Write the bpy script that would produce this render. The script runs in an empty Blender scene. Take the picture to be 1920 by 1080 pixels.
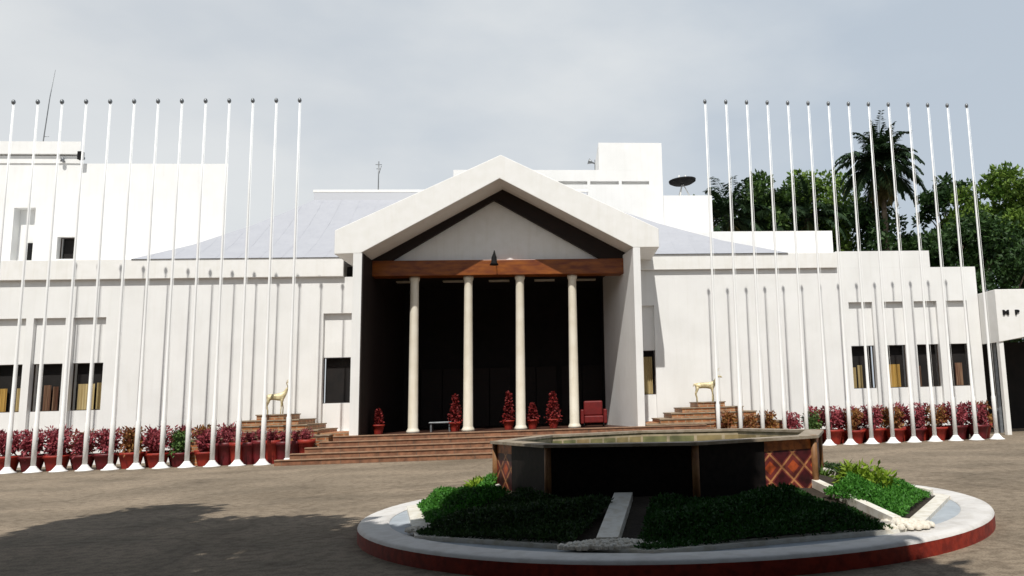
import bpy, bmesh, math, random
from mathutils import Vector, Matrix
R = math.radians
random.seed(7)
S = bpy.context.scene
COL = S.collection

# ---------------------------------------------------------------- camera
cam_d = bpy.data.cameras.new("camera")
cam = bpy.data.objects.new("camera", cam_d); COL.objects.link(cam)
PITCH, ROLL = .1455, .0292
Rv = Vector((1, 0, 0)); Uv = Vector((0, -math.sin(PITCH), math.cos(PITCH))); Fv = Vector((0, math.cos(PITCH), math.sin(PITCH)))
rx = Rv*math.cos(ROLL) - Uv*math.sin(ROLL); ux = Rv*math.sin(ROLL) + Uv*math.cos(ROLL)
M = Matrix((rx, ux, -Fv)).transposed().to_4x4(); M.translation = (0, 0, 1.6)
cam.matrix_world = M
cam_d.sensor_width = 36; cam_d.lens = 1500/1920*36
cam_d.shift_x = -240/1920; cam_d.shift_y = -2.2/1920
cam_d.clip_start = .05; cam_d.clip_end = 3000
S.camera = cam

# ---------------------------------------------------------------- sun and sky
SUN_EL, SUN_AZ = R(57), math.atan2(-.05, -1.0)
sv = Vector((math.sin(SUN_AZ)*math.cos(SUN_EL), math.cos(SUN_AZ)*math.cos(SUN_EL), math.sin(SUN_EL)))
sl = bpy.data.lights.new("sun", 'SUN'); sl.energy = 4.5; sl.angle = R(.5); sl.color = (1, .965, .9)
so = bpy.data.objects.new("sun", sl); COL.objects.link(so)
so.rotation_euler = sv.to_track_quat('Z', 'Y').to_euler(); so.location = sv*60
W = bpy.data.worlds.new("World"); S.world = W; W.use_nodes = True
nt = W.node_tree; nt.nodes.clear()
def wn(t, **k):
    n = nt.nodes.new(t)
    for a, b in k.items(): setattr(n, a, b)
    return n
sky = wn('ShaderNodeTexSky', sky_type='NISHITA', sun_disc=False, sun_elevation=SUN_EL, sun_rotation=SUN_AZ % (2*math.pi),
         air_density=1.2, dust_density=4.0, ozone_density=1.2)
tc = wn('ShaderNodeTexCoord')
mp = wn('ShaderNodeMapping'); mp.inputs['Scale'].default_value = (1.0, 1.0, 2.2); mp.inputs['Location'].default_value = (.35, 0, .1)
nz = wn('ShaderNodeTexNoise'); nz.inputs['Scale'].default_value = 2.1; nz.inputs['Detail'].default_value = 7; nz.inputs['Roughness'].default_value = .5
rp = wn('ShaderNodeValToRGB'); rp.color_ramp.elements[0].position = .40; rp.color_ramp.elements[1].position = .66
rp.color_ramp.elements[0].color = (.82, .82, .82, 1); rp.color_ramp.elements[1].color = (1, 1, 1, 1)
cl = wn('ShaderNodeMixRGB'); cl.blend_type = 'MIX'
cl.inputs[1].default_value = (5.8, 6.5, 7.25, 1); cl.inputs[2].default_value = (7.6, 7.85, 8.0, 1)
mx = wn('ShaderNodeMixRGB')
bg = wn('ShaderNodeBackground'); bg.inputs['Strength'].default_value = .1
out = wn('ShaderNodeOutputWorld')
L = nt.links.new
L(tc.outputs['Generated'], mp.inputs[0]); L(mp.outputs[0], nz.inputs['Vector']); L(nz.outputs['Fac'], rp.inputs[0])
rp2 = wn('ShaderNodeValToRGB'); rp2.color_ramp.elements[0].position = .30; rp2.color_ramp.elements[1].position = .72
sx = wn('ShaderNodeSeparateXYZ'); L(tc.outputs['Generated'], sx.inputs[0])
ma = wn('ShaderNodeMath'); ma.operation = 'MULTIPLY_ADD'; ma.inputs[1].default_value = -.42; L(sx.outputs[0], ma.inputs[0]); L(nz.outputs['Fac'], ma.inputs[2])
L(ma.outputs[0], rp2.inputs[0]); L(rp2.outputs[0], cl.inputs[0])
L(rp.outputs[0], mx.inputs[0]); L(sky.outputs[0], mx.inputs[1]); L(cl.outputs[0], mx.inputs[2]); mz = wn('ShaderNodeMapRange'); mz.interpolation_type = 'SMOOTHSTEP'; mz.inputs[1].default_value = .46; mz.inputs[2].default_value = .80; L(sx.outputs[2], mz.inputs[0])
zen = wn('ShaderNodeMixRGB'); zen.inputs[2].default_value = (2.1, 2.5, 3.1, 1); L(mz.outputs[0], zen.inputs[0]); L(mx.outputs[0], zen.inputs[1])
L(zen.outputs[0], bg.inputs[0]); L(bg.outputs[0], out.inputs[0])
S.view_settings.view_transform = 'Standard'; S.view_settings.look = 'None'; S.view_settings.gamma = 1
S.view_settings.use_curve_mapping = False; S.view_settings.exposure = 0.0

# ---------------------------------------------------------------- materials
def mat(name, col, rough=.7, col2=None, scale=4, detail=5, bump=0, bscale=None, spec=.4, metal=0, stretch=None, lo=.35, hi=.65, streak=None, transl=0, leafvar=False, fine=None):
    m = bpy.data.materials.new(name); m.use_nodes = True
    n = m.node_tree; b = n.nodes['Principled BSDF']; l = n.links.new
    b.inputs['Base Color'].default_value = (*col, 1); b.inputs['Roughness'].default_value = rough
    b.inputs['Specular IOR Level'].default_value = spec; b.inputs['Metallic'].default_value = metal
    t = n.nodes.new('ShaderNodeTexCoord'); src = t.outputs['Object']
    if stretch:
        mpn = n.nodes.new('ShaderNodeMapping'); mpn.inputs['Scale'].default_value = stretch; l(src, mpn.inputs[0]); src = mpn.outputs[0]
    cur = None
    if col2:
        z = n.nodes.new('ShaderNodeTexNoise'); z.inputs['Scale'].default_value = scale; z.inputs['Detail'].default_value = detail; l(src, z.inputs['Vector'])
        r = n.nodes.new('ShaderNodeValToRGB'); r.color_ramp.elements[0].position = lo; r.color_ramp.elements[1].position = hi
        r.color_ramp.elements[0].color = (*col, 1); r.color_ramp.elements[1].color = (*col2, 1)
        if leafvar:
            g = n.nodes.new('ShaderNodeNewGeometry'); a = n.nodes.new('ShaderNodeMath'); a.operation = 'MULTIPLY_ADD'
            a.inputs[1].default_value = .45; l(g.outputs['Random Per Island'], a.inputs[0])
            s2 = n.nodes.new('ShaderNodeMath'); s2.operation = 'MULTIPLY'; s2.inputs[1].default_value = .6; l(z.outputs['Fac'], s2.inputs[0]); l(s2.outputs[0], a.inputs[2])
            l(a.outputs[0], r.inputs[0])
        else: l(z.outputs['Fac'], r.inputs[0])
        cur = r.outputs[0]
    def mul(cur, fac_out, c):
        k = n.nodes.new('ShaderNodeMixRGB'); k.blend_type = 'MULTIPLY'; k.inputs[2].default_value = (*c, 1)
        l(fac_out, k.inputs[0])
        if cur: l(cur, k.inputs[1])
        else: k.inputs[1].default_value = (*col, 1)
        return k.outputs[0]
    if streak:
        mp2 = n.nodes.new('ShaderNodeMapping'); mp2.inputs['Scale'].default_value = (3, 3, .25); l(t.outputs['Object'], mp2.inputs[0])
        z2 = n.nodes.new('ShaderNodeTexNoise'); z2.inputs['Scale'].default_value = 2; z2.inputs['Detail'].default_value = 6; l(mp2.outputs[0], z2.inputs['Vector'])
        r2 = n.nodes.new('ShaderNodeValToRGB'); r2.color_ramp.elements[0].position = .5; r2.color_ramp.elements[1].position = .8; l(z2.outputs['Fac'], r2.inputs[0])
        cur = mul(cur, r2.outputs[0], streak)
    if fine:
        z3 = n.nodes.new('ShaderNodeTexNoise'); z3.inputs['Scale'].default_value = fine[0]; z3.inputs['Detail'].default_value = 3; l(t.outputs['Object'], z3.inputs['Vector'])
        r3 = n.nodes.new('ShaderNodeValToRGB'); r3.color_ramp.elements[0].position = .45; r3.color_ramp.elements[1].position = .62; l(z3.outputs['Fac'], r3.inputs[0])
        cur = mul(cur, r3.outputs[0], fine[1])
    if cur: l(cur, b.inputs['Base Color'])
    if bump:
        z4 = n.nodes.new('ShaderNodeTexNoise'); z4.inputs['Scale'].default_value = bscale or 30; z4.inputs['Detail'].default_value = 4; l(t.outputs['Object'], z4.inputs['Vector'])
        bp = n.nodes.new('ShaderNodeBump'); bp.inputs['Strength'].default_value = bump; bp.inputs['Distance'].default_value = .02; l(z4.outputs['Fac'], bp.inputs['Height']); l(bp.outputs[0], b.inputs['Normal'])
    if transl:
        tr = n.nodes.new('ShaderNodeBsdfTranslucent'); ms = n.nodes.new('ShaderNodeMixShader'); ms.inputs[0].default_value = transl
        if cur: l(cur, tr.inputs[0])
        else: tr.inputs[0].default_value = (*col, 1)
        o = n.nodes['Material Output']; l(b.outputs[0], ms.inputs[1]); l(tr.outputs[0], ms.inputs[2]); l(ms.outputs[0], o.inputs[0])
    return m

def tile_mat(name, c1, c2, mortar, bw, bh, rough=.6, ms=.02, axis='XZ'):
    m = mat(name, c1, rough); n = m.node_tree; l = n.links.new; b = n.nodes['Principled BSDF']
    t = n.nodes.new('ShaderNodeTexCoord'); sp = n.nodes.new('ShaderNodeSeparateXYZ'); cb = n.nodes.new('ShaderNodeCombineXYZ')
    l(t.outputs['Object'], sp.inputs[0])
    ad = n.nodes.new('ShaderNodeMath'); l(sp.outputs[0], ad.inputs[0]); l(sp.outputs[1], ad.inputs[1]); ad.operation = 'ADD'
    l(ad.outputs[0], cb.inputs[0]); l(sp.outputs[2] if axis == 'XZ' else sp.outputs[1], cb.inputs[1])
    k = n.nodes.new('ShaderNodeTexBrick'); k.inputs['Color1'].default_value = (*c1, 1); k.inputs['Color2'].default_value = (*c2, 1); k.inputs['Mortar'].default_value = (*mortar, 1)
    k.inputs['Scale'].default_value = 1; k.inputs['Brick Width'].default_value = bw; k.inputs['Row Height'].default_value = bh; k.inputs['Mortar Size'].default_value = ms
    l(cb.outputs[0], k.inputs['Vector'])
    z = n.nodes.new('ShaderNodeTexNoise'); z.inputs['Scale'].default_value = 5; z.inputs['Detail'].default_value = 6; l(t.outputs['Object'], z.inputs['Vector'])
    r = n.nodes.new('ShaderNodeValToRGB'); r.color_ramp.elements[0].color = (.5, .5, .5, 1); r.color_ramp.elements[1].color = (1.2, 1.15, 1.1, 1); r.color_ramp.elements[0].position = .3; r.color_ramp.elements[1].position = .7; l(z.outputs['Fac'], r.inputs[0])
    x = n.nodes.new('ShaderNodeMixRGB'); x.blend_type = 'MULTIPLY'; x.inputs[0].default_value = 1; l(k.outputs[0], x.inputs[1]); l(r.outputs[0], x.inputs[2]); l(x.outputs[0], b.inputs['Base Color'])
    return m

def mosaic_mat():
    # orange band with rows of diamonds on maroon
    m = mat('mosaic', (.2, .03, .02), .5); n = m.node_tree; l = n.links.new; b = n.nodes['Principled BSDF']
    t = n.nodes.new('ShaderNodeUVMap'); sp = n.nodes.new('ShaderNodeSeparateXYZ'); l(t.outputs[0], sp.inputs[0])
    def mth(op, a, bb=None, c=None):
        q = n.nodes.new('ShaderNodeMath'); q.operation = op
        for i, v in enumerate((a, bb, c)):
            if v is None: continue
            if isinstance(v, (int, float)): q.inputs[i].default_value = v
            else: l(v, q.inputs[i])
        return q.outputs[0]
    u = mth('PINGPONG', sp.outputs[0], .19); v = mth('PINGPONG', mth('ADD', sp.outputs[1], .02), .17)
    d = mth('ADD', mth('DIVIDE', u, .19), mth('DIVIDE', v, .17))
    k1 = mth('GREATER_THAN', d, 1.25); k2 = mth('LESS_THAN', mth('ABSOLUTE', mth('SUBTRACT', d, 1.0)), .1); k3 = mth('LESS_THAN', d, .5)
    band = mth('GREATER_THAN', sp.outputs[1], .53)
    def mix(f, a, c):
        q = n.nodes.new('ShaderNodeMixRGB'); l(f, q.inputs[0])
        if isinstance(a, tuple): q.inputs[1].default_value = (*a, 1)
        else: l(a, q.inputs[1])
        q.inputs[2].default_value = (*c, 1); return q.outputs[0]
    c = mix(k1, (.20, .035, .03), (.07, .008, .012)); c = mix(k2, c, (.55, .24, .10)); c = mix(k3, c, (.5, .09, .025)); c = mix(band, c, (.58, .17, .04))
    z = n.nodes.new('ShaderNodeTexNoise'); z.inputs['Scale'].default_value = 9; z.inputs['Detail'].default_value = 5; tt = n.nodes.new('ShaderNodeTexCoord'); l(tt.outputs['Object'], z.inputs['Vector'])
    r = n.nodes.new('ShaderNodeValToRGB'); r.color_ramp.elements[0].color = (.35, .35, .35, 1); r.color_ramp.elements[0].position = .35; r.color_ramp.elements[1].position = .6; l(z.outputs['Fac'], r.inputs[0])
    x = n.nodes.new('ShaderNodeMixRGB'); x.blend_type = 'MULTIPLY'; x.inputs[0].default_value = 1; l(c, x.inputs[1]); l(r.outputs[0], x.inputs[2]); l(x.outputs[0], b.inputs['Base Color'])
    return m

def ground_detail(m):
    n = m.node_tree; l = n.links.new; b = n.nodes['Principled BSDF']; cur = b.inputs['Base Color'].links[0].from_socket
    t = n.nodes.new('ShaderNodeTexCoord')
    def mulc(cur, fac, c):
        k = n.nodes.new('ShaderNodeMixRGB'); k.blend_type = 'MULTIPLY'; k.inputs[2].default_value = (*c, 1); l(fac, k.inputs[0]); l(cur, k.inputs[1]); return k.outputs[0]
    def ramp(src, a, c):
        r_ = n.nodes.new('ShaderNodeValToRGB'); r_.color_ramp.elements[0].position = a; r_.color_ramp.elements[1].position = c; l(src, r_.inputs[0]); return r_.outputs[0]
    # wandering cracks
    w = n.nodes.new('ShaderNodeTexNoise'); w.inputs['Scale'].default_value = 1.1; w.inputs['Detail'].default_value = 5; l(t.outputs['Object'], w.inputs['Vector'])
    a = n.nodes.new('ShaderNodeMixRGB'); a.inputs[0].default_value = .25; l(t.outputs['Object'], a.inputs[1]); l(w.outputs['Color'], a.inputs[2])
    v = n.nodes.new('ShaderNodeTexVoronoi'); v.feature = 'DISTANCE_TO_EDGE'; v.inputs['Scale'].default_value = .42; l(a.outputs[0], v.inputs['Vector'])
    inv = n.nodes.new('ShaderNodeMath'); inv.operation = 'SUBTRACT'; inv.inputs[0].default_value = 1; l(ramp(v.outputs['Distance'], .002, .012), inv.inputs[1])
    cur = mulc(cur, inv.outputs[0], (.80, .79, .78))
    # patches and stains
    z = n.nodes.new('ShaderNodeTexNoise'); z.inputs['Scale'].default_value = .22; z.inputs['Detail'].default_value = 7; z.inputs['Roughness'].default_value = .62; l(t.outputs['Object'], z.inputs['Vector'])
    cur = mulc(cur, ramp(z.outputs['Fac'], .52, .62), (.80, .79, .77))
    z = n.nodes.new('ShaderNodeTexNoise'); z.inputs['Scale'].default_value = 1.6; z.inputs['Detail'].default_value = 4; l(t.outputs['Object'], z.inputs['Vector'])
    cur = mulc(cur, ramp(z.outputs['Fac'], .60, .72), (.70, .68, .66))
    z = n.nodes.new('ShaderNodeTexNoise'); z.inputs['Scale'].default_value = 38; z.inputs['Detail'].default_value = 3; l(t.outputs['Object'], z.inputs['Vector'])
    cur = mulc(cur, ramp(z.outputs['Fac'], .48, .60), (.72, .71, .70))
    # arcs worn by cars turning round the island
    sp = n.nodes.new('ShaderNodeVectorMath'); sp.operation = 'DISTANCE'; sp.inputs[1].default_value = (.36, 11.8, 0); l(t.outputs['Object'], sp.inputs[0])
    for r0 in (6.3, 7.9):
        d = n.nodes.new('ShaderNodeMath'); d.operation = 'SUBTRACT'; d.inputs[1].default_value = r0; l(sp.outputs['Value'], d.inputs[0])
        e = n.nodes.new('ShaderNodeMath'); e.operation = 'ABSOLUTE'; l(d.outputs[0], e.inputs[0])
        f = n.nodes.new('ShaderNodeMapRange'); f.interpolation_type = 'SMOOTHSTEP'; f.inputs[1].default_value = .08; f.inputs[2].default_value = .32; f.inputs[3].default_value = .55; f.inputs[4].default_value = 0; l(e.outputs[0], f.inputs[0])
        cur = mulc(cur, f.outputs[0], (.74, .73, .72))
    l(cur, b.inputs['Base Color'])
white = mat('white_plaster', (.765, .762, .752), .85, (.805, .803, .792), .8, bump=.12, bscale=18, streak=(.955, .95, .94), fine=(.9, (.97, .97, .965)))
white2 = mat('white_paint', (.78, .77, .74), .5, (.82, .81, .79), 3, streak=(.94, .93, .91))
roofm = mat('pale_roof', (.38, .39, .425), .8, (.40, .41, .445), 1.5, streak=(.93, .93, .95), spec=.15)
cream = mat('cream_stone', (.70, .64, .52), .6, (.78, .73, .62), 2, streak=(.85, .82, .75))
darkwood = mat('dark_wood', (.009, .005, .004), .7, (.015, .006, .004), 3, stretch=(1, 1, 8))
beamm = mat('varnished_beam', (.13, .028, .007), .4, (.27, .08, .010), 1.6, stretch=(1, 4, 4))
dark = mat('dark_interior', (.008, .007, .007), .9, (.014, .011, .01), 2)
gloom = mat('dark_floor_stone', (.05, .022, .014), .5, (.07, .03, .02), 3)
glass = mat('dark_glass', (.004, .005, .008), .12, spec=.35)
frame = mat('window_frame_paint', (.05, .03, .02), .5)
curt = mat('curtain_beige', (.52, .42, .22), .9, (.36, .27, .12), 14, stretch=(1, 1, .05))
curt2 = mat('curtain_ochre', (.50, .32, .08), .9, (.34, .2, .05), 14, stretch=(1, 1, .05))
curt3 = mat('curtain_brown', (.30, .19, .12), .9, (.12, .05, .03), 14, stretch=(1, 1, .05))
stepm = tile_mat('step_tiles', (.30, .15, .085), (.25, .115, .065), (.20, .13, .09), .6, .16, ms=.012)
brick = tile_mat('podium_brick', (.44, .20, .08), (.36, .13, .05), (.40, .30, .2), .3, .1, ms=.015)
stonetop = mat('podium_cap', (.34, .27, .19), .8, (.22, .16, .11), 5, bump=.3)
asphalt = mat('paved_ground', (.20, .16, .114), .92, (.31, .248, .18), .42, detail=10, bump=.5, bscale=40, fine=(7, (.72, .70, .68)), stretch=(1, 1.25, 1))
ground_detail(asphalt)
kerbw = mat('kerb_top_paint', (.62, .60, .58), .6, (.72, .70, .68), 3, bump=.2, fine=(6, (.85, .84, .82)))
kerbr = mat('kerb_red_paint', (.34, .03, .012), .6, (.24, .022, .012), 5, bump=.2, fine=(12, (.7, .6, .6)))
ringm = mat('ring_tiles', (.34, .38, .42), .6, (.42, .46, .5), 4, fine=(8, (.85, .85, .85)))
marble = mat('white_marble', (.72, .69, .62), .5, (.80, .77, .7), 5, fine=(9, (.85, .82, .76)))
pebm = mat('pebbles', (.66, .6, .5), .7, (.76, .72, .64), 20)
soil = mat('bed_soil', (.025, .018, .012), .95, (.04, .03, .02), 6, bump=.6)
mosaic = mosaic_mat()
innert = tile_mat('basin_tiles', (.36, .26, .13), (.2, .22, .1), (.45, .38, .26), .35, .2, ms=.02)
water = mat('basin_water', (.03, .045, .04), .05, (.05, .06, .04), 3, bump=.2, bscale=6, spec=.5)
galv = mat('grey_metal', (.18, .19, .2), .45, (.26, .27, .28), 6, metal=.6)
black = mat('black_metal', (.008, .008, .009), .8, (.014, .014, .014), 5, spec=.15)
gold = mat('gilded_bronze', (.72, .63, .40), .5, (.40, .32, .16), 11, metal=.2)
pole_m = mat('pole_paint', (.86, .86, .85), .45, (.9, .9, .89), 2, spec=.3)
terra = mat('terracotta', (.34, .03, .014), .6, (.22, .015, .012), 5, bump=.2)
maroon = mat('maroon_glaze', (.15, .010, .014), .5, (.095, .007, .010), 5)
redcloth = mat('red_flowers', (.20, .008, .007), .7, (.11, .005, .005), 18, leafvar=True)
redvinyl = mat('red_upholstery', (.16, .008, .007), .6, (.12, .006, .006), 8)
bark = mat('bark', (.10, .075, .05), .9, (.17, .13, .09), 6, stretch=(1, 1, .3), bump=.8)
def leafm(n, a, b, t=.25): return mat(n, a, .55, b, .9, leafvar=True, transl=t, lo=.25, hi=.75, spec=.3)
leafA = leafm('leaf_dark', (.012, .035, .010), (.045, .095, .022))
leafB = leafm('leaf_mid', (.02, .055, .012), (.085, .15, .03))
leafC = leafm('leaf_bright', (.04, .10, .012), (.17, .26, .04))
leafP = leafm('palm_leaf', (.010, .028, .014), (.04, .075, .028), .15)
leafD = leafm('dry_palm_leaf', (.13, .11, .035), (.22, .18, .07), .2)
leafH = leafm('hedge_leaf', (.008, .04, .006), (.03, .11, .014), .2)
leafH2 = leafm('bright_hedge_leaf', (.02, .10, .010), (.08, .26, .03), .25)
leafY = leafm('yellow_shrub_leaf', (.12, .22, .015), (.30, .42, .04))
leafR = leafm('coleus_leaf', (.13, .014, .022), (.42, .09, .11), .15)
leafR2 = leafm('croton_leaf', (.16, .03, .02), (.30, .16, .04), .15)
leafG = leafm('pot_green_leaf', (.03, .07, .02), (.10, .18, .04), .15)
# ---------------------------------------------------------------- builders
TH = R(6.0); O = Vector((-5.55, 29.9, 0))
U = Vector((math.cos(TH), math.sin(TH), 0)); V = Vector((-math.sin(TH), math.cos(TH), 0))
def tow(u, w, z=0): return O + U*u + V*w + Vector((0, 0, z))

class MB:
    def __init__(s): s.v = []; s.f = []; s.sm = []; s.uv = None
    def face(s, pts, smooth=False):
        i = len(s.v); s.v += [tuple(p) for p in pts]; s.f.append(tuple(range(i, i+len(pts)))); s.sm.append(smooth)
    def box(s, x0, x1, y0, y1, z0, z1):
        i = len(s.v); s.v += [(x, y, z) for z in (z0, z1) for y in (y0, y1) for x in (x0, x1)]
        for q in ((0, 2, 3, 1), (4, 5, 7, 6), (0, 1, 5, 4), (2, 6, 7, 3), (0, 4, 6, 2), (1, 3, 7, 5)): s.f.append(tuple(i+k for k in q)); s.sm.append(False)
        return s
    def prism_xz(s, poly, y0, y1):
        i = len(s.v); n = len(poly); s.v += [(x, y0, z) for x, z in poly] + [(x, y1, z) for x, z in poly]
        s.f.append(tuple(range(i, i+n))); s.f.append(tuple(range(i+2*n-1, i+n-1, -1))); s.sm += [False, False]
        for k in range(n):
            j = (k+1) % n; s.f.append((i+k, i+n+k, i+n+j, i+j)); s.sm.append(False)
        return s
    def prism_xy(s, poly, z0, z1):
        i = len(s.v); n = len(poly); s.v += [(x, y, z0) for x, y in poly] + [(x, y, z1) for x, y in poly]
        s.f.append(tuple(range(i+n-1, i-1, -1))); s.f.append(tuple(range(i+n, i+2*n))); s.sm += [False, False]
        for k in range(n):
            j = (k+1) % n; s.f.append((i+k, i+j, i+n+j, i+n+k)); s.sm.append(False)
        return s
    def lathe(s, prof, n=20, cx=0, cy=0, cap=True, smooth=True, rot=0):
        i = len(s.v)
        for r, z in prof:
            for k in range(n):
                a = rot+2*math.pi*k/n; s.v.append((cx+r*math.cos(a), cy+r*math.sin(a), z))
        for j in range(len(prof)-1):
            for k in range(n):
                q = (k+1) % n; s.f.append((i+j*n+k, i+j*n+q, i+(j+1)*n+q, i+(j+1)*n+k)); s.sm.append(smooth)
        if cap:
            s.f.append(tuple(i+k for k in range(n-1, -1, -1))); s.sm.append(False)
            e = i+(len(prof)-1)*n; s.f.append(tuple(e+k for k in range(n))); s.sm.append(False)
        return s
    def tube(s, pts, rad, n=8):
        pts = [Vector(p) for p in pts]; rad = rad if isinstance(rad, (list, tuple)) else [rad]*len(pts)
        i = len(s.v)
        for k, p in enumerate(pts):
            t = (pts[min(k+1, len(pts)-1)] - pts[max(k-1, 0)]).normalized()
            a = t.cross(Vector((0, 0, 1)) if abs(t.z) < .95 else Vector((1, 0, 0))).normalized(); b = t.cross(a)
            for q in range(n):
                an = 2*math.pi*q/n; s.v.append(tuple(p + (a*math.cos(an)+b*math.sin(an))*rad[k]))
        for k in range(len(pts)-1):
            for q in range(n):
                e = (q+1) % n; s.f.append((i+k*n+q, i+k*n+e, i+(k+1)*n+e, i+(k+1)*n+q)); s.sm.append(True)
        s.f.append(tuple(i+q for q in range(n-1, -1, -1))); s.sm.append(False)
        e = i+(len(pts)-1)*n; s.f.append(tuple(e+q for q in range(n))); s.sm.append(False)
        return s
    def leaf(s, p, d, up, ln, wd):
        # small folded leaf of two triangles sharing a midrib
        d = d.normalized(); a = d.cross(up)
        if a.length < 1e-3: a = d.cross(Vector((1, 0, 0)))
        a.normalize(); nrm = a.cross(d)
        i = len(s.v)
        m = p + d*ln*.5
        s.v += [tuple(p), tuple(m+a*wd*.5+nrm*wd*.12), tuple(p+d*ln), tuple(m-a*wd*.5+nrm*wd*.12)]
        s.f += [(i, i+1, i+2), (i, i+2, i+3)]; s.sm += [False, False]
    def build(s, name, m, parent=None, org=(0, 0, 0), bevel=0):
        me = bpy.data.meshes.new(name); ox, oy, oz = org
        me.from_pydata([(a-ox, b-oy, c-oz) for a, b, c in s.v], [], s.f)
        me.polygons.foreach_set('use_smooth', s.sm); me.materials.append(m); me.update()
        o = bpy.data.objects.new(name, me); COL.objects.link(o)
        if parent: o.parent = parent
        if bevel:
            b = o.modifiers.new('bevel', 'BEVEL'); b.width = bevel; b.segments = 2; b.limit_method = 'ANGLE'
        return o

def tag(o, label=None, cat=None, group=None, kind=None):
    if label: o['label'] = label
    if cat: o['category'] = cat
    if group: o['group'] = group
    if kind: o['kind'] = kind
    return o
def thing(name, label, cat, loc=(0, 0, 0), rz=0, group=None):
    o = bpy.data.objects.new(name, None); COL.objects.link(o); o.empty_display_size = .2
    o.location = loc; o.rotation_euler = (0, 0, rz); return tag(o, label, cat, group)
def copy_tree(o, parent=None):
    c = o.copy(); COL.objects.link(c); c.parent = parent
    for ch in list(o.children): copy_tree(ch, c)
    return c

# ---------------------------------------------------------------- ground and hidden far setting
g = MB()
for i in range(1): g.face([(-400, -200, 0), (400, -200, 0), (400, 700, 0), (-400, 700, 0)])
tag(g.build('ground', asphalt), kind='structure')

# ---------------------------------------------------------------- main building (local frame u, w, z)
B = thing('white_hall', 'low white hall with a columned gabled porch and pale hipped roof', 'building', O, TH)
def wall_holes(mb, u0, u1, z0, z1, w, holes, depth):
    us = sorted({u0, u1, *[h[0] for h in holes], *[h[1] for h in holes]}); zs = sorted({z0, z1, *[h[2] for h in holes], *[h[3] for h in holes]})
    us = [a for a in us if u0 <= a <= u1]; zs = [a for a in zs if z0 <= a <= z1]
    for a, b in zip(us, us[1:]):
        for c, d in zip(zs, zs[1:]):
            mu, mz = (a+b)/2, (c+d)/2
            if any(h[0] < mu < h[1] and h[2] < mz < h[3] for h in holes): continue
            mb.face([(a, w, c), (b, w, c), (b, w, d), (a, w, d)])
    for a, b, c, d in holes:
        e = w+depth
        mb.face([(a, w, c), (a, w, d), (a, e, d), (a, e, c)]); mb.face([(b, w, c), (b, e, c), (b, e, d), (b, w, d)])
        mb.face([(a, w, d), (b, w, d), (b, e, d), (a, e, d)]); mb.face([(a, w, c), (a, e, c), (b, e, c), (b, w, c)])
bays_l = [(-19.42, -18.32), (-18.08, -16.98), (-16.72, -15.62), (-15.36, -14.22), (-6.45, -5.3)]
bays_r = [(5.62, 6.22), (14.2, 15.2), (15.6, 16.55), (16.97, 17.95), (18.35, 19.25)]
wl = MB(); holes = [(a, b, .9, 5.36) for a, b in bays_l]
wall_holes(wl, -24, -4.6, 0, 6.76, 1.0, holes, .16)
wl.build('wall', white, B); wl = MB()
holes = [(a, b, .9, 5.46) for a, b in bays_r]
wall_holes(wl, 5.3, 19.75, 0, 6.87, 1.0, holes, .16)
wl.box(19.45, 19.752, 1.002, 8, 0, 6.865)
wl.box(13.8, 17.8, 1.0, 4.2, 6.872, 7.57); wl.box(13.8, 19.75, 1.3, 8, 6.5, 6.868)
wl.build('wall', white, B)
for a, b in bays_l+bays_r:
    rec = MB()
    top = 5.36 if a < 0 else 5.46
    wall_holes(rec, a, b, .9, top, 1.16, [(a+.0, b-.0, 1.96, 3.69)], .16)
    rec.build('recessed_panel', white, B)

# windows
def window(a, b, z0, z1, w, curtains, parent=B, top=True):
    f = MB(); t = .03
    f.box(a+.01, a+t, w, w+.06, z0+.01, z1-.01); f.box(b-t, b-.01, w, w+.06, z0+.01, z1-.01)
    f.box(a+t, b-t, w, w+.06, z1-t, z1-.01); f.box(a+t, b-t, w, w+.06, z0+.01, z0+t)
    fo = f.build('window', frame, parent)
    p = MB(); p.box(a+t, b-t, w+.2, w+.22, z0+.02, z1-.02); p.build('pane', dark, fo)
    for c0, c1, h, m in curtains:
        c = MB(); n = 16
        xs = [a+t+(b-a-2*t)*(c0+(c1-c0)*k/n) for k in range(n+1)]
        for k in range(n):
            y0 = w+.1+.025*math.sin(k*1.9); y1 = w+.1+.025*math.sin((k+1)*1.9)
            c.face([(xs[k], y0, z0+.03), (xs[k+1], y1, z0+.03), (xs[k+1], y1, z0+(z1-z0)*h), (xs[k], y0, z0+(z1-z0)*h)])
        c.build('curtain', m, fo)
    return fo
WZ = (1.96, 3.69)
window(-19.42, -18.32, *WZ, 1.22, [(.1, .9, .55, curt2)])
window(-18.08, -16.98, *WZ, 1.22, [(.02, .42, .5, curt2), (.72, .98, .5, curt)])
window(-16.72, -15.62, *WZ, 1.22, [(.3, .55, .55, curt3), (.6, .8, .52, curt3), (.86, .99, .5, curt)])
window(-15.36, -14.22, *WZ, 1.22, [(.12, .66, .56, curt), (.72, .98, .58, curt)])
window(-6.45, -5.3, *WZ, 1.22, [])
window(5.62, 6.22, *WZ, 1.22, [(.12, .85, .86, curt)])
window(14.2, 15.2, *WZ, 1.22, [(.04, .22, .5, curt), (.3, .5, .55, curt)])
window(15.6, 16.55, *WZ, 1.22, [(.2, .75, .55, curt2)])
window(16.97, 17.95, *WZ, 1.22, [(.05, .2, .5, curt3)])
window(18.35, 19.25, *WZ, 1.22, [(.35, .7, .55, curt3)])
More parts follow.
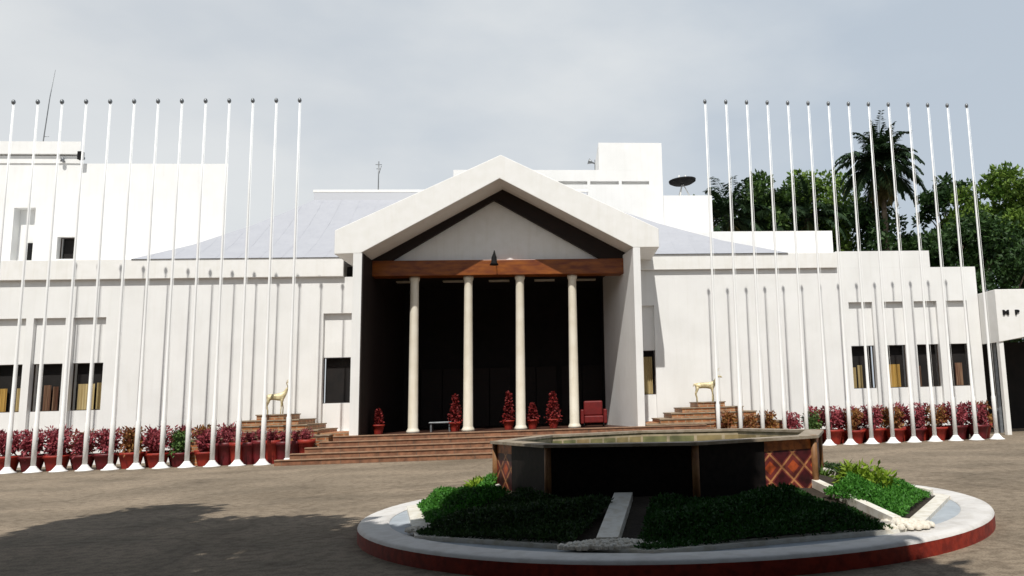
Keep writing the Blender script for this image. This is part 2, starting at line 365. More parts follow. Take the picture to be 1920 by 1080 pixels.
# fascia
fa = MB(); fa.box(-24, -5.72, .84, 1.0, 6.76, 7.5); fa.build('fascia', white2, B, bevel=.015); fa = MB(); fa.box(5.47, 13.79, .86, 1.0, 6.872, 7.5); fa.build('fascia', white2, B, bevel=.015)
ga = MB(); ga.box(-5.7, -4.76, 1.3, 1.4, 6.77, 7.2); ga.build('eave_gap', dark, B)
fl = MB(); fl.box(-24, -5.75, 1.0, 7.2, 7.30, 7.46); fl.build('flat_roof', white, B); fl = MB(); fl.box(5.5, 13.8, 1.0, 7.2, 7.30, 7.46); fl.build('flat_roof', white, B)
# hipped roof, concave slopes with standing seams
prof = [(0, 7.5), (.3, 8.35), (.62, 9.5), (.86, 10.5), (1, 11.12)]
def hip(t): # front edge at parameter t
    return (-13.4+5.0*t, 11.75-7.9*t, .80+5.2*t)
rf = MB()
for (t0, z0), (t1, z1) in zip(prof, prof[1:]):
    a0, b0, w0 = hip(t0); a1, b1, w1 = hip(t1); N = 24
    for k in range(N):
        s0, s1 = k/N, (k+1)/N
        rf.face([(a0+(b0-a0)*s0, w0, z0), (a0+(b0-a0)*s1, w0, z0), (a1+(b1-a1)*s1, w1, z1), (a1+(b1-a1)*s0, w1, z1)])
    W0, W1 = 12.6-w0, 12.6-w1
    rf.face([(a0, W0, z0), (a0, w0, z0), (a1, w1, z1), (a1, W1, z1)]); rf.face([(b0, w0, z0), (b0, W0, z0), (b1, W1, z1), (b1, w1, z1)])
    rf.face([(b0, W0, z0), (a0, W0, z0), (a1, W1, z1), (b1, W1, z1)])
se = rf
for k in range(-16, 15):
    u0 = k*.8
    pts = []
    for t in [i/10 for i in range(11)]:
        a, b, w = hip(t)
        if a+.02 < u0 < b-.02:
            for (t0, z0), (t1, z1) in zip(prof, prof[1:]):
                if t0 <= t <= t1+1e-6: z = z0+(z1-z0)*(t-t0)/(t1-t0)
            pts.append((u0, w, z))
    for p, q in zip(pts, pts[1:]):
        se.face([(p[0]-.012, p[1], p[2]), (p[0]-.012, q[1], q[2]), (p[0]-.012, q[1], q[2]+.006), (p[0]-.012, p[1], p[2]+.006)])
        se.face([(p[0]+.012, p[1], p[2]), (p[0]+.012, p[1], p[2]+.006), (p[0]+.012, q[1], q[2]+.006), (p[0]+.012, q[1], q[2])])
        se.face([(p[0]-.012, p[1], p[2]+.006), (p[0]-.012, q[1], q[2]+.006), (p[0]+.012, q[1], q[2]+.006), (p[0]+.012, p[1], p[2]+.006)])
roof = rf.build('roof', roofm, B)
rc = MB(); rc.box(-8.42, 3.87, 5.97, 6.65, 11.0, 11.44); rc.build('ridge_wall', mat('ridge_paint', (.52, .53, .56), .8), roof); rc = MB(); rc.box(-8.46, 3.91, 5.955, 6.66, 11.44, 11.57); rc.build('ridge_cap', white2, roof, bevel=.02)
# porch gable roof
gr = MB(); gr.prism_xz([(-5.37, 7.12), (-4.47, 7.15), (.38, 9.87), (5.19, 7.27), (6.15, 7.27), (6.15, 7.97), (.42, 10.76), (-5.37, 7.98)], -1.75, 5.0)
gr.build('porch_roof', white2, B, bevel=.02)
dw = MB(); dw.prism_xz([(-4.6, 7.134), (-3.74, 7.134), (.05, 9.45), (4.06, 7.134), (5.2, 7.134), (5.2, 7.26), (.38, 9.865), (-4.5, 7.14), (-4.6, 7.137)], -.25, .0)
dw.build('gable_trim', darkwood, B)
ty = MB(); ty.prism_xz([(-3.9, 7.05), (4.2, 7.05), (.05, 9.6)], -.06, .12); ty.build('pediment', white2, B)
bm_ = MB(); bm_.box(-4.6, 5.2, -.32, .28, 6.55, 7.132); bm_.build('beam', beamm, B, bevel=.02)
# porch side walls
pw = MB(); pw.box(-4.72, -4.42, -1.75, 1.0, 0, 7.146); pw.build('porch_side_wall', white, B)
pl = MB(); pl.box(-4.418, -4.38, -1.71, 6.0, .8, 7.14); pl.build('wood_lining', darkwood, B)
pr = MB(); pr.prism_xy([(5.18, -1.75), (5.44, -1.75), (5.47, 3.2), (4.34, 3.2)], .0, 7.266); pr.build('porch_side_wall', white, B)
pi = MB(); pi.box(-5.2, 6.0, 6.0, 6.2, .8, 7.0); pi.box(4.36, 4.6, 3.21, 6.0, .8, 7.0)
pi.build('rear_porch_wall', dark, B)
for k in range(4):
    a = -3.6+k*2.05
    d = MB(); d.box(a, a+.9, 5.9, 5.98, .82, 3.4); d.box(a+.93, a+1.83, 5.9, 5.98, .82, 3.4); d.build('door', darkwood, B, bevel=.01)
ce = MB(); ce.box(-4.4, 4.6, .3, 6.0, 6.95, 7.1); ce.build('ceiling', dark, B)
for a in (-4.25, -2.35, -.45, 1.45, 3.2):
    p = MB(); p.box(a, a+.85, 2.0, 2.35, 6.90, 6.948); p.build('ceiling_light_panel', cream, B); p = MB(); p.box(a, a+.85, 3.4, 3.7, 6.90, 6.948); p.build('ceiling_light_panel', cream, B)
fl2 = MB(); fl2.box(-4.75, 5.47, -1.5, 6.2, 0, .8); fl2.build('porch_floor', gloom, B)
for u in (-2.9, -.92, 1.0, 2.98):
    c = MB(); c.lathe([(.235, .8), (.235, .87), (.20, .92), (.178, .98), (.168, 3.5), (.152, 6.34), (.158, 6.38), (.18, 6.43), (.19, 6.47), (.19, 6.548)], 24, u, 0); c.build('column', cream, B)
# entrance steps
st = MB()
for k in range(5):
    z = .8-.16*k
    st.box(-5.15-.38*k, 7.2+.15*k, -1.5-.5*k, -1.0-.5*k if k else -1.502+.002, 0, z-(.001 if k else .003)) if k else None
for k in range(5):
    z1 = .8-.16*(k+0); w0 = -1.95-.42*k
    st.box(-5.2-.33*k, 7.2, w0, w0+.42 if k else -1.503, 0, z1-.004)
st2 = MB()
st.v.clear(); st.f.clear(); st.sm.clear()
for k in range(5):
    z1 = .8-.16*k-.004; w1 = -1.502-.42*k; w0 = w1-.42
    st.box(-5.2-.33*k, 7.6, w0, w1-.001, 0, z1)
    st2.box(-5.2-.33*k, 7.6, w0-.03, w0+.2, z1, z1+.03)
st.build('entrance_steps', stepm, B); st2.build('step_nosing', mat('nosing', (.36, .23, .15), .7, (.27, .16, .10), 6), B)
sd = MB(); sd.box(-6.9, -4.755, -1.5, .99, 0, .93); sd.build('side_platform', brick, B); sd = MB(); sd.box(5.48, 7.6, -1.5, .99, 0, .93); sd.build('side_platform', brick, B)

# ---------------------------------------------------------------- rear blocks
def block(name, label, cat, u, w):
    t = thing(name, label, cat, tow(u, w), TH); t['_o'] = (u, w, 0); return t
def bpart(mb, name, m, t, bevel=0): return mb.build(name, m, t, org=tuple(t['_o']), bevel=bevel)
t = block('office_block', 'tall plain white block rising behind the left wing, one small square window', 'building', -18, 7.2)
m = MB(); wall_holes(m, -27, -12.65, 0, 13.15, 7.2, [(-19.8, -18.97, 8.75, 9.76), (-21.7, -20.8, 8.65, 11.1)], .45)
m.prism_xy([(-27, 7.9), (-12.95, 7.9), (-14.9, 12.2), (-27, 12.2)], 0, 13.14); m.prism_xy([(-27, 7.203), (-12.651, 7.203), (-12.96, 7.9), (-27, 7.9)], 13.0, 13.147); m.box(-13.0, -12.96, 7.21, 7.89, 0, 12.99); m.prism_xy([(-27, 7.15), (-19.06, 7.15), (-22, 12), (-27, 12)], 13.152, 13.5); m.prism_xy([(-27, 7.02), (-19.0, 7.02), (-22, 12.1), (-27, 12.1)], 13.552, 14.13); m.prism_xy([(-27, 7.3), (-19.2, 7.3), (-22.1, 12), (-27, 12)], 13.502, 13.55)
m.face([(-21.7, 7.64, 8.65), (-20.8, 7.64, 8.65), (-20.8, 7.64, 11.1), (-21.7, 7.64, 11.1)])
bpart(m, 'wall', white, t)
f = window(-19.8, -18.97, 8.75, 9.76, 7.45, [], None); f.parent = t
for q in [f]: q.location = (-t['_o'][0], -t['_o'][1], 0)
m = MB(); m.box(-21.28, -20.95, 7.5, 7.62, 8.68, 9.55); bpart(m, 'door', black, t)
t['_o'] = (0, 0, 0); del t['_o']
t = block('rear_block', 'white flat-roofed block with a taller stair tower behind the porch roof', 'building', 4, 9)
m = MB()
wall_holes(m, -2.65, 7.85, 0, 13.42, 9, [(2.55, 4.0, 12.66, 12.84), (4.15, 5.6, 12.66, 12.84), (5.75, 7.15, 12.66, 12.84)], .25)
for a, b in ((2.55, 4.0), (4.15, 5.6), (5.75, 7.15)): m.face([(a, 9.24, 12.66), (b, 9.24, 12.66), (b, 9.24, 12.84), (a, 9.24, 12.84)])
m.box(-2.65, 7.85, 9.01, 16, 13.2, 13.415); m.box(7.6, 7.851, 9.002, 16, 0, 13.41)
m.box(4.6, 7.85, 9.0, 12.5, 13.422, 14.86)
bpart(m, 'wall', white, t)
m = MB(); m.box(7.86, 10.36, 9.0, 15, 0, 12.08); bpart(m, 'side_wing', white, t)
del t['_o']
t = block('side_block', 'low white block stepping down behind the right end of the hipped roof', 'building', 12, 4.3)
m = MB(); m.box(8.2, 14.9, 4.3, 14, 7.47, 9.08); bpart(m, 'wall', white, t)
m = MB(); m.box(8.2, 14.9, 4.3, 4.5, 9.08, 9.16); bpart(m, 'parapet', white2, t)
del t['_o']

# entrance canopy at the far right
t = block('carport_canopy', 'white flat canopy over a dark entrance beyond the right end of the hall', 'canopy', 21, -2)
m = MB(); m.prism_xz([(19.77, 3.62), (22, 3.98), (26, 4.3), (26, 5.72), (19.77, 5.72)], -.3, 6); bpart(m, 'fascia', white2, t, .02)
m = MB(); m.box(19.78, 19.96, -.25, -.05, 0, 3.7); bpart(m, 'post', white2, t)
m = MB(); m.box(20.45, 20.57, 1.4, 1.52, 0, 3.9); bpart(m, 'post', galv, t)
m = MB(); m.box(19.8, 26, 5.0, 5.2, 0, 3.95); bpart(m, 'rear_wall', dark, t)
def letters(txt, u, z, size):
    c = bpy.data.curves.new('t', 'FONT'); c.body = txt; c.size = size; c.extrude = .02; c.offset = .012
    o = bpy.data.objects.new('t', c); COL.objects.link(o); dg = bpy.context.evaluated_depsgraph_get(); dg.update()
    me = bpy.data.meshes.new_from_object(o.evaluated_get(dg)); bpy.data.objects.remove(o)
    me.materials.clear(); me.materials.append(black)
    q = bpy.data.objects.new('sign_letters', me); COL.objects.link(q); q.parent = t
    q.rotation_euler = (R(90), 0, 0); q.location = (u-21, -.325+2, z); q.scale = (1.35, 1, 1)
letters('M', 20.0, 4.70, .26); letters('P', 20.52, 4.70, .26)
del t['_o']

# ---------------------------------------------------------------- roof furniture
def roofthing(name, label, cat, u, w, z): return thing(name, label, cat, tow(u, w, z), TH)
t = roofthing('aerial', 'thin grey aerial standing on the ridge left of the porch gable', 'antenna', -5.68, 6.3, 11.55)
m = MB(); m.tube([(0, 0, 0), (0, 0, 1.45)], .025); m.build('mast', galv, t)
m = MB(); m.tube([(-.14, 0, 1.3), (.14, 0, 1.3)], .015); m.tube([(-.1, 0, 1.1), (.1, 0, 1.1)], .015); m.tube([(0, 0, .8), (.12, 0, 1.25)], .015); m.build('crossbar', galv, t)
t = roofthing('radio_mast', 'very tall thin faint mast above the far left white block', 'mast', -22.0, 9.5, 13.2)
m = MB(); m.tube([(-.25, 0, 0), (0, 0, 4), (.15, 0, 5.4)], [.03, .02, .008]); m.build('pole', galv, t)
m = MB(); m.tube([(-.12, 0, 2.0), (.1, 0, 2.0)], .012); m.build('crossbar', galv, t)
t = roofthing('rooftop_dish', 'black tilted shallow dish on a spindly white stand on the rear roof', 'dish', 9.0, 9.8, 12.08)
m = MB(); m.lathe([(.02, -.16), (.5, -.13), (.70, -.02), (.72, .08), (.4, 0), (.02, -.04)], 20); o = m.build('dish', black, t); o.location = (0, 0, .95); o.rotation_euler = (0, R(-5), 0)
m = MB()
for a in (0, 2.1, 4.2): m.tube([(.45*math.cos(a), .45*math.sin(a), 0), (0, 0, .88)], .03)
m.tube([(-.2, 0, 1.0), (-.16, 0, 1.3)], .03); m.tube([(.2, 0, 1.0), (.16, 0, 1.3)], .03); m.build('stand', white2, t)
t = roofthing('siren_horn', 'small grey horn fixed on the left side of the stair tower', 'loudspeaker', 4.42, 9.3, 13.85)
m = MB(); m.lathe([(.03, 0), (.05, .15), (.16, .35)], 12, cap=True); o = m.build('horn', galv, t); o.rotation_euler = (0, R(-70), 0)
m = MB(); m.tube([(0, 0, -.42), (0, 0, .2)], .02); m.build('bracket', galv, t)
t = roofthing('floodlight', 'black floodlight box at the corner of the upper left parapet', 'floodlight', -18.95, 6.95, 13.25)
m = MB(); m.box(-.09, .12, -.1, .1, 0, .38); m.build('housing', black, t, bevel=.02)
m = MB(); m.box(-.02, .04, .1, .3, .1, .2); m.build('bracket', galv, t)
t = roofthing('wall_lamp', 'small grey lamp below the parapet ledge of the upper left block', 'lamp', -19.75, 7.05, 13.2)
m = MB(); m.lathe([(.03, .2), (.06, .15), (.09, 0)], 12); m.build('shade', galv, t)
m = MB(); m.box(-.02, .02, 0, .14, .12, .17); m.build('bracket', galv, t)

# lantern in front of the beam
t = roofthing('hanging_lantern', 'small dark lantern hanging in front of the middle of the porch beam', 'lantern', .1, -.8, 6.84)
m = MB(); m.lathe([(.02, .02), (.17, .0), (.11, .1), (.09, .3), (.04, .42), (.02, .5)], 10); m.build('lantern_body', black, t)
m = MB(); m.tube([(0, 0, .48), (0, .06, .56), (0, .3, .56), (0, .73, .5)], .014, 6); m.build('bracket', black, t)

# ---------------------------------------------------------------- flagpoles
H = 12.36
fp = thing('flagpole', '', 'flagpole', group='white flagpoles')
m = MB(); m.lathe([(.072, .0), (.072, 1.5), (.056, 1.55), (.041, 5), (.029, 9), (.020, H-.10)], 12); m.build('shaft', pole_m, fp)
m = MB(); m.lathe([(.26, 0), (.26, .03), (.2, .05), (.11, .16), (.088, .2)], 16); m.build('base_plate', pole_m, fp)
m = MB(); m.lathe([(.02, H-.10), (.05, H-.08), (.066, H-.02), (.05, H+.04), (.015, H+.07)], 12); m.build('finial', galv, fp)
ordw = ['first', 'second', 'third', 'fourth', 'fifth', 'sixth', 'seventh', 'eighth', 'ninth', 'tenth', 'eleventh', 'twelfth', 'thirteenth', 'fourteenth', 'fifteenth', 'sixteenth', 'seventeenth', 'eighteenth']
m = MB(); m.tube([(.10, -.02, 1.1), (.085, -.02, 4), (.05, -.01, H-.12)], .006, 5); m.build('halyard', pole_m, fp)
m = MB(); m.tube([(.065, -.02, 1.0), (.11, -.02, 1.0)], .012, 6); m.tube([(.11, -.02, .92), (.11, -.02, 1.1)], .01, 6); m.build('cleat', galv, fp)
first = True
for i in range(13):
    o = fp if first else copy_tree(fp); first = False
    o.location = (-21.05+.7886*i, 25.84+.0479*i, 0)
    o['label'] = 'white flagpole, %s from the left in the left row' % ordw[i]
    if i == 12: o['label'] = 'white flagpole nearest the porch steps, last of the left row'
for i in range(14):
    o = copy_tree(fp); o.location = (2.537+.7641*i, 27.64+.0917*i, 0)
    o['label'] = 'white flagpole, %s from the left in the right row' % ordw[i]
    if i == 13: o['label'] = 'white flagpole beside the dark entrance, last of the right row'

# ---------------------------------------------------------------- foliage helper
def rnd_dir():
    while True:
        v = Vector((random.uniform(-1, 1), random.uniform(-1, 1), random.uniform(-1, 1)))
        if .05 < v.length < 1: return v.normalized()
def clump(mb, c, r, n, ln, wd, sq=.8, up=.3):
    c = Vector(c)
    for _ in range(n):
        d = rnd_dir(); rr = r*(random.random()**.45)
        p = c + Vector((d.x*rr, d.y*rr, d.z*rr*sq))
        dd = (d*.7 + rnd_dir()*.9 + Vector((0, 0, up*random.uniform(-1.5, 1)))).normalized()
        mb.leaf(p, dd, rnd_dir(), ln*random.uniform(.6, 1.3), wd*random.uniform(.6, 1.2))

# ---------------------------------------------------------------- potted plants
def pot_mesh(mat_, r=.24, h=.42):
    m = MB(); m.lathe([(r*.7, 0), (r*.8, h*.3), (r*.98, h*.82), (r*1.1, h*.83), (r*1.12, h), (r*.95, h), (r*.9, h*.88), (.01, h*.88)], 18, cap=False); return m
protos = {}
def potted(kind, seed):
    random.seed(seed)
    root = thing('potted_plant', '', 'potted plant')
    big = kind[0]; pm = terra if kind[1] == 't' else maroon
    pot_mesh(pm, .35 if big == 'b' else .2, .5 if big == 'b' else .6).build('pot', pm, root)
    lm = {'r': leafR, 'c': leafR2, 'g': leafG}[kind[2]]
    f = MB(); hh = .48 if big == 'b' else .58; s = 1.1 if big == 'b' else .42
    for _ in range(9):
        a = random.uniform(0, 6.28); rr = random.uniform(.02, .24)*s; z = hh+random.uniform(.1, .5)*s
        clump(f, (rr*math.cos(a), rr*math.sin(a), z), .17*s, 60, .13*s, .07*s, 1.0, .6)
    for _ in range(8):
        a = random.uniform(0, 6.28); rr = .22*s; f.tube([(0, 0, hh-.04), (rr*.5*math.cos(a), rr*.5*math.sin(a), hh+.25*s), (rr*math.cos(a), rr*math.sin(a), hh+.6*s)], [.012, .009, .004], 5)
        clump(f, (rr*math.cos(a), rr*math.sin(a), hh+.6*s), .09*s, 16, .12*s, .05*s, 1.3, .8)
    f.build('foliage', lm, root)
    root['group'] = 'potted plants along the foot of the hall'
    return root
kinds = ['btr', 'btr', 'bmr', 'btc', 'bmr', 'btc', 'btr']
def plant_at(kind, var, loc, rz, label, sc=1):
    key = (kind, var)
    if key not in protos:
        protos[key] = potted(kind, 100+len(protos)*7); o = protos[key]
    else: o = copy_tree(protos[key])
    o.location = loc; o.rotation_euler = (0, 0, rz); o.scale = (sc, sc, sc); o['label'] = label
random.seed(3)
words = {'r': 'purplish red leafy', 'c': 'orange and red mottled', 'g': 'green leafy'}
def desc(kind): return words[kind[2]]+' plant in a '+('red' if kind[1] == 't' else 'dark maroon')+' pot'
LP = lambda i, off=0: Vector((-21.05+.7886*i, 25.84+.0479*i, 0)) + V*off
RP = lambda i, off=0: Vector((2.537+.7641*i, 27.64+.0917*i, 0)) + V*off
rs = random.Random(11)
seq = ['btr', 'bmr', 'btr', 'bmr', 'bmr', 'btc', 'btr', 'bmg', 'btr']
for i in range(9):
    k = seq[i % len(seq)]
    p = LP(i+.45+rs.uniform(-.05, .05), .62)
    plant_at(k, i % 3, p, rs.uniform(0, 6), desc(k)+(' behind left row flagpoles %s and %s' % (ordw[i], ordw[i+1])), rs.uniform(.92, 1.05))
for i in range(9):
    k = ['smr', 'smr', 'str'][i % 3]
    p = LP(8.75+i*.47, .62+.03*(i % 2))
    plant_at(k, i % 3, p, rs.uniform(0, 6), 'small dark red potted plant, %s from left below the left stepped plinth' % ordw[i], rs.uniform(1.15, 1.3))
seq = ['btc', 'btc', 'btc', 'btr', 'btg', 'btr', 'btc', 'btr', 'btc', 'bmr', 'btc', 'bmr', 'bmr']
for i in range(0, 13):
    k = seq[i]
    p = RP(i+.5+rs.uniform(-.06, .06), .6)
    plant_at(k, i % 3, p, rs.uniform(0, 6), desc(k)+(' behind right row flagpoles %s and %s' % (ordw[i], ordw[i+1])), rs.uniform(.9, 1.04))

seq = ['btr', 'btr', 'bmr', 'btc', 'btr']
for i in range(0, 10):
    k = seq[i % 5]
    plant_at(k, (i+1) % 3, LP(i+.05, 1.15), rs.uniform(0, 6), 'back row: '+desc(k)+' behind left row flagpole %s' % ordw[i], rs.uniform(.95, 1.1))
for i in range(5, 14):
    k = seq[i % 5]
    plant_at(k, (i+1) % 3, RP(i+.05, 1.1), rs.uniform(0, 6), 'back row: '+desc(k)+' behind right row flagpole %s' % ordw[i], rs.uniform(.92, 1.05))
# ---------------------------------------------------------------- stepped plinths with gilded deer
def plinth(label, uc, hw, w0, w1):
    t = thing('stepped_plinth', label, 'plinth', tow(uc, w1), TH, group='stepped brick plinths')
    tiers = [(hw, w0, 0, .88), (hw*.80, w0+.25, .88, 1.06), (hw*.62, w0+.5, 1.06, 1.25), (hw*.45, w0+.75, 1.25, 1.43), (hw*.2, w0+.95, 1.43, 1.62)]
    for h, w, z0, z1 in tiers:
        m = MB(); m.box(-h, h, w-w1, .0, z0, z1-.04); b = m.build('tier', brick, t)
        m = MB(); m.box(-h-.03, h+.03, w-w1-.03, .02, z1-.04, z1); m.build('capping', stonetop, b)
    return t
plinth('stepped brick plinth with a gilded deer, left of the porch steps', -7.6, 2.25, -1.9, .85)
plinth('stepped brick plinth with a gilded deer, right of the porch', 8.0, 2.5, -1.9, .85)
def skin_body(name, m, parent, nodes, edges):
    me = bpy.data.meshes.new(name); me.from_pydata([n[0] for n in nodes], edges, []); me.materials.append(m)
    o = bpy.data.objects.new(name, me); COL.objects.link(o); o.parent = parent
    sk = o.modifiers.new('skin', 'SKIN'); sk.use_smooth_shade = True
    lay = me.skin_vertices[0] if me.skin_vertices else None
    if lay is None:
        bpy.context.view_layer.objects.active = o
    for i, n in enumerate(nodes): me.skin_vertices[0].data[i].radius = n[1]
    me.skin_vertices[0].data[0].use_root = True
    ss = o.modifiers.new('sub', 'SUBSURF'); ss.levels = 1; ss.render_levels = 2
    return o
def deer(label, u, w, z, sx, rz):
    t = thing('deer_statue', label, 'statue', tow(u, w, z), TH+rz)
    N = []; E_ = []
    def n(x, y, z_, a, b, par=None):
        N.append(((x*sx, y, z_), (a, b)))
        if par is not None: E_.append((par, len(N)-1))
        return len(N)-1
    hip_ = n(-.26, 0, .62, .10, .12); mid = n(0, 0, .60, .10, .115, hip_); ch = n(.24, 0, .60, .10, .13, mid)
    nk = n(.36, 0, .74, .055, .075, ch); nk2 = n(.42, 0, .88, .04, .05, nk); hd = n(.48, 0, .94, .045, .05, nk2); mz = n(.60, 0, .89, .02, .024, hd)
    for s in (-1, 1):
        a = n(-.27, s*.08, .46, .05, .06, hip_); b = n(-.33, s*.08, .30, .025, .03, a); c = n(-.29, s*.08, .14, .018, .02, b); n(-.29, s*.08, 0, .022, .022, c)
        a = n(.24, s*.075, .42, .035, .045, ch); b = n(.26+.03*s, s*.075, .22, .02, .022, a); n(.25+.03*s, s*.075, 0, .022, .022, b)
    tl = n(-.37, 0, .66, .03, .03, hip_); n(-.41, 0, .56, .012, .012, tl)
    skin_body('body', gold, t, N, E_)
    for s in (-1, 1):
        m = MB(); m.tube([(.45*sx, s*.025, .97), (.40*sx, s*.09, 1.07), (.44*sx, s*.14, 1.17), (.52*sx, s*.13, 1.24)], [.014, .012, .01, .004], 6)
        m.tube([(.41*sx, s*.10, 1.09), (.50*sx, s*.12, 1.15)], [.01, .004], 6); m.build('antler', gold, t)
        m = MB(); m.tube([(.45*sx, s*.04, .97), (.43*sx, s*.11, 1.0)], [.018, .004], 6); m.build('ear', gold, t)
    return t
deer('gilded deer facing right on the left stepped plinth', -7.55, -.6, 1.62, .85, R(12))
deer('gilded deer facing right on the right stepped plinth', 7.85, -.6, 1.62, 1.1, R(0))

# ---------------------------------------------------------------- things inside the porch
def redcone(label, u, w, h, r):
    t = thing('flowering_plant', label, 'potted plant', tow(u, w, .8), TH, group='red flowers in the porch')
    pot_mesh(terra, .2, .34).build('pot', terra, t)
    f = MB()
    for k in range(14):
        q = k/13; clump(f, (0, 0, .34+q*(h-.42)), r*(1-q*.8), 45, .11, .07, .9)
    f.build('foliage', redcloth, t)
redcone('red flowers in a pot, alone left of all porch columns', -4.05, -.35, .9, .17)
redcone('tall cone of red flowers just left of the second porch column', -1.42, .3, 1.35, .26)
redcone('tall cone of red flowers just left of the third porch column', .52, .5, 1.4, .24)
redcone('short cone of red flowers just right of the third porch column', 1.42, .5, .95, .26)
redcone('tall cone of red flowers midway between third and fourth porch columns', 2.2, .5, 1.35, .33)
t = thing('armchair', 'red upholstered armchair right of the fourth porch column', 'armchair', tow(3.72, .6, .8), TH)
m = MB(); m.box(-.36, .36, -.35, .3, .15, .42); m.build('seat', redvinyl, t, bevel=.04)
m = MB(); m.box(-.36, .36, .22, .38, .42, .98); m.build('backrest', redvinyl, t, bevel=.05)
for s in (-1, 1):
    m = MB(); m.box(min(s*.37, s*.5), max(s*.37, s*.5), -.35, .36, .12, .66); m.build('armrest', redvinyl, t, bevel=.04)
    for y in (-.28, .28):
        m = MB(); m.lathe([(.02, 0), (.03, .15)], 8, s*.38, y); m.build('leg', black, t)
t = thing('low_bench', 'low grey bench in the shade between first and second porch columns', 'bench', tow(-2.0, .7, .8), TH)
m = MB(); m.box(-.42, .42, -.2, .2, .3, .36); m.build('seat', galv, t, bevel=.015)
for s in (-1, 1):
    m = MB(); m.box(s*.34-.03, s*.34+.03, -.16, .16, 0, .3); m.build('leg', galv, t)

# ---------------------------------------------------------------- fountain island
FC = Vector((.36, 11.8, 0))
def octp(r, rot, c=(0, 0)): return [(c[0]+r*math.cos(rot+k*math.pi/4), c[1]+r*math.sin(rot+k*math.pi/4)) for k in range(8)]
isl = thing('fountain_island', 'round kerbed island with red painted side and pale top around the fountain', 'traffic island', FC)
def ring(mb, r0, r1, z, n=96):
    for k in range(n):
        a, b = 2*math.pi*k/n, 2*math.pi*(k+1)/n
        mb.face([(r0*math.cos(a), r0*math.sin(a), z), (r1*math.cos(a), r1*math.sin(a), z), (r1*math.cos(b), r1*math.sin(b), z), (r0*math.cos(b), r0*math.sin(b), z)])
m = MB(); m.lathe([(3.86, .172), (3.88, .19), (4.20, .19), (4.235, .178), (4.25, .15)], 96, cap=False); m.build('kerb_top', kerbw, isl)
m = MB(); m.lathe([(4.25, .15), (4.25, 0)], 96, cap=False, smooth=True); m.build('kerb_side', kerbr, isl)
m = MB(); m.lathe([(.0, .168), (3.87, .168)], 64, cap=False); m.build('ring_floor', ringm, isl)
BR = R(-4.5); bo = octp(3.90, BR); bi = octp(3.70, BR)
m = MB()
for k in range(8):
    j = (k+1) % 8; m.face([(*bi[k], .215), (*bo[k], .215), (*bo[j], .215), (*bi[j], .215)]); m.face([(*bo[k], .165), (*bo[j], .165), (*bo[j], .215), (*bo[k], .215)])
m.build('marble_edging', marble, isl)
FR = R(-37+45); OC = (-.1, .42)
ti = octp(2.30, BR, OC)
m = MB()
for k in range(8):
    j = (k+1) % 8; m.face([(*bi[k], .20), (*bi[j], .20), (*ti[j], .50), (*ti[k], .50)], True)
m.face([(*p, .50) for p in ti]); m.build('planting_bed', soil, isl)
def rib(a0, r0, z0, a1, r1, z1, wd=.085):
    p = Vector((r0*math.cos(R(a0))+OC[0], r0*math.sin(R(a0))+OC[1], z0)); q = Vector((r1*math.cos(R(a1)), r1*math.sin(R(a1)), z1))
    d = (q-p); s = Vector((-d.y, d.x, 0)).normalized()*wd
    m = MB()
    A = [p+s, p-s, q-s, q+s]; up = Vector((0, 0, .10))
    m.face([a+up for a in A]); 
    for k in range(4):
        j = (k+1) % 4; m.face([A[k], A[j], A[j]+up, A[k]+up])
    m.build('marble_rib', marble, isl)
ribs = [(-37, -49.5), (-102.5, -102), (-158, -167), (8, -4.5), (53, 40.5), (98, 85.5), (143, 130.5)]
for a0, a1 in ribs: rib(a0, 2.45, .46, a1, 3.65 if a1 > -160 else 3.0, .2 if a1 > -160 else .36, .11 if a1 in (-102, -167) else .055)
# basin
ft = thing('fountain', 'eight-sided raised fountain basin clad in red patterned tiles with pale rim', 'fountain', FC + Vector((-.1, .42, .05)))
def octwall(mb, r, z0, z1, flip=False):
    p = octp(r, FR)
    for k in range(8):
        j = (k+1) % 8; q = [(*p[k], z0), (*p[j], z0), (*p[j], z1), (*p[k], z1)]; mb.face(q[::-1] if flip else q)
m = MB(); octwall(m, 2.45, .3, 1.04); ow = m.build('basin_wall', mosaic, ft)
uvl = ow.data.uv_layers.new(name='UVMap'); side = 2*2.45*math.sin(math.pi/8)
for p in ow.data.polygons:
    for li, (a, b) in zip(p.loop_indices, ((0, 0), (1, 0), (1, 1), (0, 1))): uvl.data[li].uv = (a*side, b*.74-.08)
pilm = mat('pilaster_stone', (.20, .09, .035), .6, (.30, .15, .06), 8)
for x, y in octp(2.46, FR): m = MB(); m.lathe([(.045, .3), (.045, 1.082)], 10, x, y); m.build('corner_pilaster', pilm, ft)
rimm = mat('rim_stone', (.27, .22, .16), .6, (.38, .32, .25), 6, bump=.2, fine=(9, (.8, .78, .72)))
panm = mat('panel_black', (.006, .005, .005), .65, (.014, .010, .009), 14, spec=.15)
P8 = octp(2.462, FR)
for k, f0, f1 in ((4, .34, .975), (5, .025, .975), (6, .025, .56)):  # near-black panels laid over part of the tiled basin faces
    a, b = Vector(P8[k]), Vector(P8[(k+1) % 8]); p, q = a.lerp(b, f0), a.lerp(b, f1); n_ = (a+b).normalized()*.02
    m = MB(); m.prism_xy([tuple(p-n_), tuple(q-n_), tuple(q), tuple(p)][::1], .3, 1.038); m.build('dark_panel', panm, ft)
m = MB(); a_, b_ = octp(2.54, FR), octp(2.24, FR)
